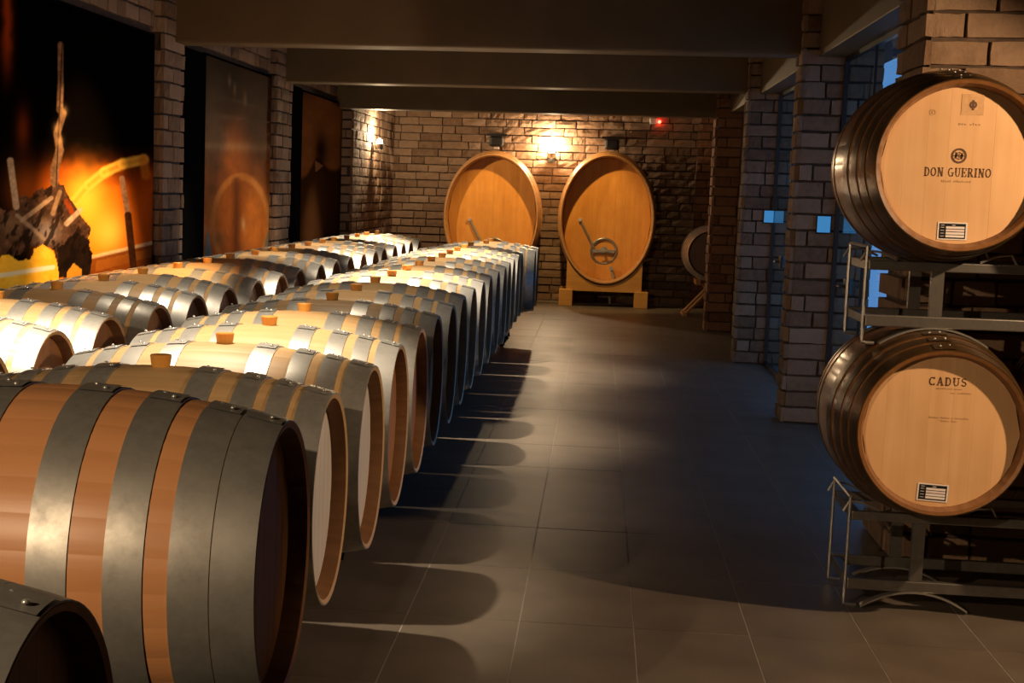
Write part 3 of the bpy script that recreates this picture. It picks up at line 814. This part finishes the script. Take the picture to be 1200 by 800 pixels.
m = MB(); ring(m, .026, .206, .006, .013, yf-.0003); m.box(.022, yf-.0005, .188, .030, yf-.0002, .222); m.build('stamped_mark', M['ink'], f)
m = MB(); ring(m, -.105, .178, .008, .011, yf); m.box(-.107, yf-.0002, .172, -.103, yf, .184); m.build('stamped_mark', M['ink_faint'], f)
small_print(f, .022, .142, .075, .009, yf, M['ink_faint'], 8, 2)
sticker(f, -.012, -.222, .098, .060, yf)
b, f = display_barrel(DX, ZL, 'lower display barrel with a short word stamped high on its honey-coloured head', 0)
lettering('CADUS', f, .012, .178, .128, .028, yf, M['ink'], gap=.16)
small_print(f, .020, .154, .09, .005, yf, M['ink_faint'], 5, 2)
small_print(f, .060, .140, .07, .006, yf, M['ink_faint'], 6, 2)
small_print(f, .025, .052, .135, .006, yf, M['ink_faint'], 7, 4)
small_print(f, .025, .041, .055, .006, yf, M['ink_faint'], 9, 2)
small_print(f, .0, -.182, .06, .005, yf, M['ink_faint'], 10, 2)
sticker(f, -.012, -.215, .105, .062, yf, .04)
for z, lb in ((ZU, 'upper display barrel partly out of sight beside the crested barrel'), (ZL, 'lower display barrel partly out of sight beside the honey-headed barrel')):
    b = make_barrel((DX+.712, DYC, z), -PI/2, 'oak_dark', 'hoop_brown', 'std', 'head_fresh', bung=False); tag(b, lb, 'barrel', 'barrels on the display racks')

# ------------------------------------------------------------------ oval casks
def oval_cask(cx, hw, hh, cz, label, door):
    yF, yB = 21.28, 22.10
    t = empty('oval_cask', (cx, yF, cz))
    dep = yB-yF; rec = .25
    prof = []
    for u in np.linspace(0, 1, 9): prof.append((u*dep, .945+.055*math.sin(PI*u)))
    inner = [(rec, .895), (.02, .91), (0, .928)]
    full = [(rec+.03, .89)]+inner+prof+[(dep-.01, .3)]
    ns = 44; angs = []
    for s in range(ns):
        a0, a1 = 2*PI*s/ns, 2*PI*(s+1)/ns; angs += [(a0, -.003), (a0+.006, 0), (a1-.006, 0)]
    n = len(angs); vs = []; fs = []
    for h, k in full:
        for a, dr in angs: vs.append(((k*hw+dr)*math.cos(a), h, (k*hh+dr)*math.sin(a)))
    for i in range(len(full)-1):
        for k in range(n): fs.append((i*n+k, i*n+(k+1) % n, (i+1)*n+(k+1) % n, (i+1)*n+k))
    me = mesh_from('stave_body', vs, fs, M['cask_side'])
    bm = bmesh.new(); bm.from_mesh(me); bmesh.ops.recalc_face_normals(bm, faces=bm.faces); bm.to_mesh(me); bm.free()
    link('stave_body', me, t)
    for u in (.16, .36, .64, .86):
        m = MB(); k0 = .945+.055*math.sin(PI*u); nn = 72; b0 = len(m.v)
        for du, dk in ((-.035, .0005), (-.035, .006), (.035, .006), (.035, .0005)):
            kk = .945+.055*math.sin(PI*(u+du))
            for i in range(nn):
                a = 2*PI*i/nn; m.v.append(((kk*hw+dk)*math.cos(a), (u+du)*dep, (kk*hh+dk)*math.sin(a)))
        for j in range(3):
            for i in range(nn): m.f.append((j*nn+i, j*nn+(i+1) % nn, (j+1)*nn+(i+1) % nn, (j+1)*nn+i))
        m.build('hoop', M['cask_side'], t)
    nb = 10; W, Hh = hw*.897, hh*.897
    rnd = random.Random(int(hw*1000))
    for i in range(nb):      # upright head boards, gently dished
        xa, xb = -W+2*W*i/nb+.0003, -W+2*W*(i+1)/nb-.0003
        m = MB(); top = []; K = 4
        for j in range(K+1):
            x = xa+(xb-xa)*j/K; top.append((x, Hh*math.sqrt(max(1-(x/W)**2, .0004))))
        NZ = 8; b0 = len(m.v); off = rnd.uniform(0, .002)
        for x, zt in top:
            for q in range(NZ+1):
                z = zt*(-1+2*q/NZ); dish = .05*(1-(x/W)**2)*(1-(z/Hh)**2)
                m.v.append((x, rec+.0+dish+off, z))
        for j in range(K):
            for q in range(NZ): m.f.append((b0+j*(NZ+1)+q, b0+(j+1)*(NZ+1)+q, b0+(j+1)*(NZ+1)+q+1, b0+j*(NZ+1)+q+1))
        o = m.build('head_board', M['cask'], t)
        sol = o.modifiers.new('thick', 'SOLIDIFY'); sol.thickness = .03; sol.offset = -1
    # manhole with bolted steel door and cross bar
    dx, dz = door
    yd = rec+.028
    MB().lathe([(yd+.02, .185), (yd-.035, .185), (yd-.045, .165), (yd-.03, .150), (yd+.0, .148)], 36, 'y', dx, 0, dz).build('manhole_ring', M['rod'], t, True)
    MB().lathe([(yd-.005, .149), (yd-.012, .08), (yd-.03, .03), (yd-.03, .0005)], 36, 'y', dx, 0, dz).build('manhole_door', M['hoop_dark'], t, True)
    br = MB().box(dx-.15, yd-.06, dz-.022, dx+.15, yd-.04, dz+.022).build('cross_bar', M['rod'], t, bevel=.004)
    MB().tube([(dx, yd-.04, dz), (dx, yd-.12, dz)], .016, 10).tube([(dx-.06, yd-.11, dz), (dx+.06, yd-.11, dz)], .010, 8).build('screw_handle', M['rod'], br)
    # sample tube with a bright cap slanting beside the door and the tap below
    MB().tube([(dx-.33, yd-.03, dz+.40), (dx-.13, yd-.05, dz+.04)], .016, 10).build('sight_tube', M['hoop_dark'], t)
    MB().lathe([(-.03, .001), (-.03, .022), (.02, .022), (.02, .001)], 14, 'y', dx-.335, yd-.03, dz+.41).build('tube_cap', M['rivet'], t)
    tp = MB().tube([(dx+.11, yd, dz-.24), (dx+.11, yd-.09, dz-.24), (dx+.16, yd-.12, dz-.36)], .018, 10).build('tap', M['hoop_dark'], t)
    MB().lathe([(-.02, .001), (-.02, .026), (.02, .026), (.02, .001)], 14, 'y', dx+.11, yd-.10, dz-.225).build('tap_knob', M['rivet'], tp)
    # timber cradle
    zb = -cz
    for s, nm in ((-1, 'cradle_block'), (1, 'cradle_block')):
        MB().box(s*.50-.09, -.02, zb, s*.50+.09, .16, zb+.22).build(nm, M['cask_stand'], t, bevel=.006)
        MB().box(s*.50-.09, dep-.22, zb, s*.50+.09, dep-.04, zb+.22).build(nm, M['cask_stand'], t, bevel=.006)
    for y in (.02, dep-.18):
        m = MB(); K = 16; prof2 = []
        for i in range(K+1):
            x = -.50+1.0*i/K; zz = -.965*hh*math.sqrt(1-(x/(.965*hw))**2)-.004
            prof2.append((x, zz))
        b0 = len(m.v)
        for x, zz in prof2:
            for yy in (y, y+.12): m.v += [(x, yy, zb+.205 if abs(x) < .42 else zb+.215), (x, yy, max(zz, zb+.21) if abs(x) < .42 else zz)]
        for i in range(K):
            a = b0+4*i; c = a+4
            m.f += [(a, c, c+1, a+1), (a+2, a+3, c+3, c+2), (a+1, c+1, c+3, a+3), (a, a+2, c+2, c)]
        m.f += [(b0, b0+1, b0+3, b0+2), (b0+4*K, b0+4*K+2, b0+4*K+3, b0+4*K+1)]
        m.build('cradle_saddle', M['cask_stand'], t)
    MB().tube([(-.06, .30, zb+.12), (.04, .26, zb+.125), (.10, .24, zb+.12)], .014, 8).tube([(.09, .25, zb+.12), (.09, .25, zb+.03)], .018, 8).build('drain_valve', M['rivet'], t)
    tag(t, label, 'cask', 'oval casks at the end wall')
    return t
oval_cask(.095, .655, .905, 1.165, 'tall oval cask with a round steel door, standing clear on timber blocks', (-.02, -.43))
oval_cask(-1.447, .665, .885, 1.150, 'tall oval cask with honey-yellow head rising behind the barrel rows', (.03, -.46))

# the round barrel in the dark alcove
t = make_barrel((1.40, 20.45, .80), -PI/2, 'oak_dark', 'hoop', 'std', 'oak_dark'); tag(t, 'round barrel in the dark alcove behind the reddish brick pillar', 'barrel')
st = empty('barrel_stand', (1.40, 20.45, 0))
for y in (-.22, .22):
    for s in (-1, 1):
        MB().tube([(s*.30, y, 0), (-s*.08, y, .42)], .022, 6).build('crossed_leg', M['cask_side'], st)
MB().box(-.30, -.25, .0, -.25, .25, .04).build('runner', M['cask_side'], st); MB().box(.25, -.25, 0, .30, .25, .04).build('runner', M['cask_side'], st)
MB().box(-.16, -.25, .40, -.10, .25, .462).build('cradle_bar', M['cask_side'], st); MB().box(.10, -.25, .40, .16, .25, .462).build('cradle_bar', M['cask_side'], st)
tag(st, 'crossed-leg wooden stand under the round alcove barrel', 'stand')

# ------------------------------------------------------------------ fittings on the walls
def point(name, loc, w, col, r, parent):
    l = bpy.data.lights.new(name, 'POINT'); l.energy = w; l.color = col; l.shadow_soft_size = r
    o = bpy.data.objects.new(name, l); COL.objects.link(o); o.location = loc; o.parent = parent
    return o
def sconce(loc, rz, label, w):
    """small square wall lamp: back plate, open shade, bulb"""
    t = empty('wall_lamp', loc, rz)          # local -y points into the room
    MB().box(-.05, -.015, -.16, .05, 0, .02).build('back_plate', M['rack'], t)
    MB().lathe([(-.07, .05), (-.02, .062), (0, .062), (0, .056), (-.02, .056), (-.066, .045)], 20, 'z', 0, -.085, -.02).build('shade', M['rod'], t)
    MB().box(-.012, -.09, -.125, .012, -.01, -.10).build('arm', M['rack'], t)
    MB().lathe([(-.06, .005), (-.05, .03), (-.01, .042), (.03, .03), (.05, .002)], 16, 'z', 0, -.085, 0).build('bulb', M['lamp_glow'], t, True)
    point('bulb_light', (0, -.085, .085), w*2.2, (1.0, .72, .42), .03, t)
    tag(t, label, 'wall lamp', 'lit wall lamps')
    return t
sconce((-.70, Y1-.04, 2.06), 0, 'lit wall lamp on the end wall between the oval casks', 42)
sconce((-2.89, 20.0, 2.06), PI/2, 'lit wall lamp on the brick side wall at the corner', 40)
def flood(x, label):
    t = empty('flood_lamp', (x, Y1-.04, 2.22))
    MB().box(-.14, -.09, .03, .14, 0, .06).build('bracket', M['black_plastic'], t)
    MB().box(-.095, -.19, -.12, .095, -.03, .03).build('housing', M['black_plastic'], t, bevel=.03)
    MB().box(-.035, -.12, -.15, .035, -.06, -.12).build('sensor', M['white_plastic'], t)
    tag(t, label, 'lamp', 'black flood lamps on the end wall')
flood(-1.46, 'black unlit flood lamp over the honey-yellow cask')
flood(.12, 'black unlit flood lamp over the cask with clear floor before it')
t = empty('smoke_sensor', (.72, Y1-.04, 2.51))
MB().box(-.10, -.05, -.04, .0, 0, .04).build('housing', M['white_plastic'], t, bevel=.008)
MB().lathe([(-.08, .001), (-.075, .018), (-.05, .022), (0, .022)], 14, 'y', .03, 0, -.01).build('red_light', M['led_red'], t)
tag(t, 'small white wall sensor with a glowing red light', 'sensor')
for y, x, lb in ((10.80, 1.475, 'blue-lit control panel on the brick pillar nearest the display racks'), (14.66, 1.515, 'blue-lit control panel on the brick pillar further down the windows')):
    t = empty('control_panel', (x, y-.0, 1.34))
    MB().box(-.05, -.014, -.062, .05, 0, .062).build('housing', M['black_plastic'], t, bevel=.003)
    MB().box(-.042, -.016, -.053, .042, -.014, .053).build('plate_face', M['panel_blue'], t)
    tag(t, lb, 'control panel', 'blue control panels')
for y, lb in ((10.1, 'black door lock on the glass near the display racks'), (13.75, 'black door lock on the glass between the middle brick pillars')):
    t = empty('glass_lock', (1.553, y, .97))
    MB().box(-.02, -.09, -.05, .0, .09, .05).build('lock_case', M['black_plastic'], t, bevel=.006)
    MB().tube([(-.02, .04, 0), (-.06, .04, 0), (-.06, -.08, 0)], .009, 8).build('lever', M['black_plastic'], t)
    tag(t, lb, 'lock', 'locks on the glass')

# ------------------------------------------------------------------ ceiling spots
for x, y, z, w, deg, bl, tg, col, where in SPOTS:
    t = empty('ceiling_spotlight', (x, y, z))
    d = (Vector(tg)-Vector((x, y, z))).normalized()
    q = d.to_track_quat('-Z', 'Y')
    MB().box(-.012, -.012, .05, .012, .012, ZC-z).build('stem', M['black_plastic'], t)
    hs = MB().lathe([(.12, .001), (.12, .045), (-.02, .055), (-.02, .050), (.02, .045), (.02, .001)], 20, 'z').build('housing', M['black_plastic'], t)
    hs.rotation_mode = 'QUATERNION'; hs.rotation_quaternion = q
    l = bpy.data.lights.new('spot_beam', 'SPOT'); l.energy = w; l.spot_size = math.radians(deg); l.spot_blend = bl; l.color = col; l.shadow_soft_size = .03
    o = bpy.data.objects.new('spot_beam', l); COL.objects.link(o); o.parent = t; o.rotation_mode = 'QUATERNION'; o.rotation_quaternion = q
    o.location = d*.03
    tag(t, 'black ceiling spotlight '+where, 'spotlight', 'ceiling spotlights')
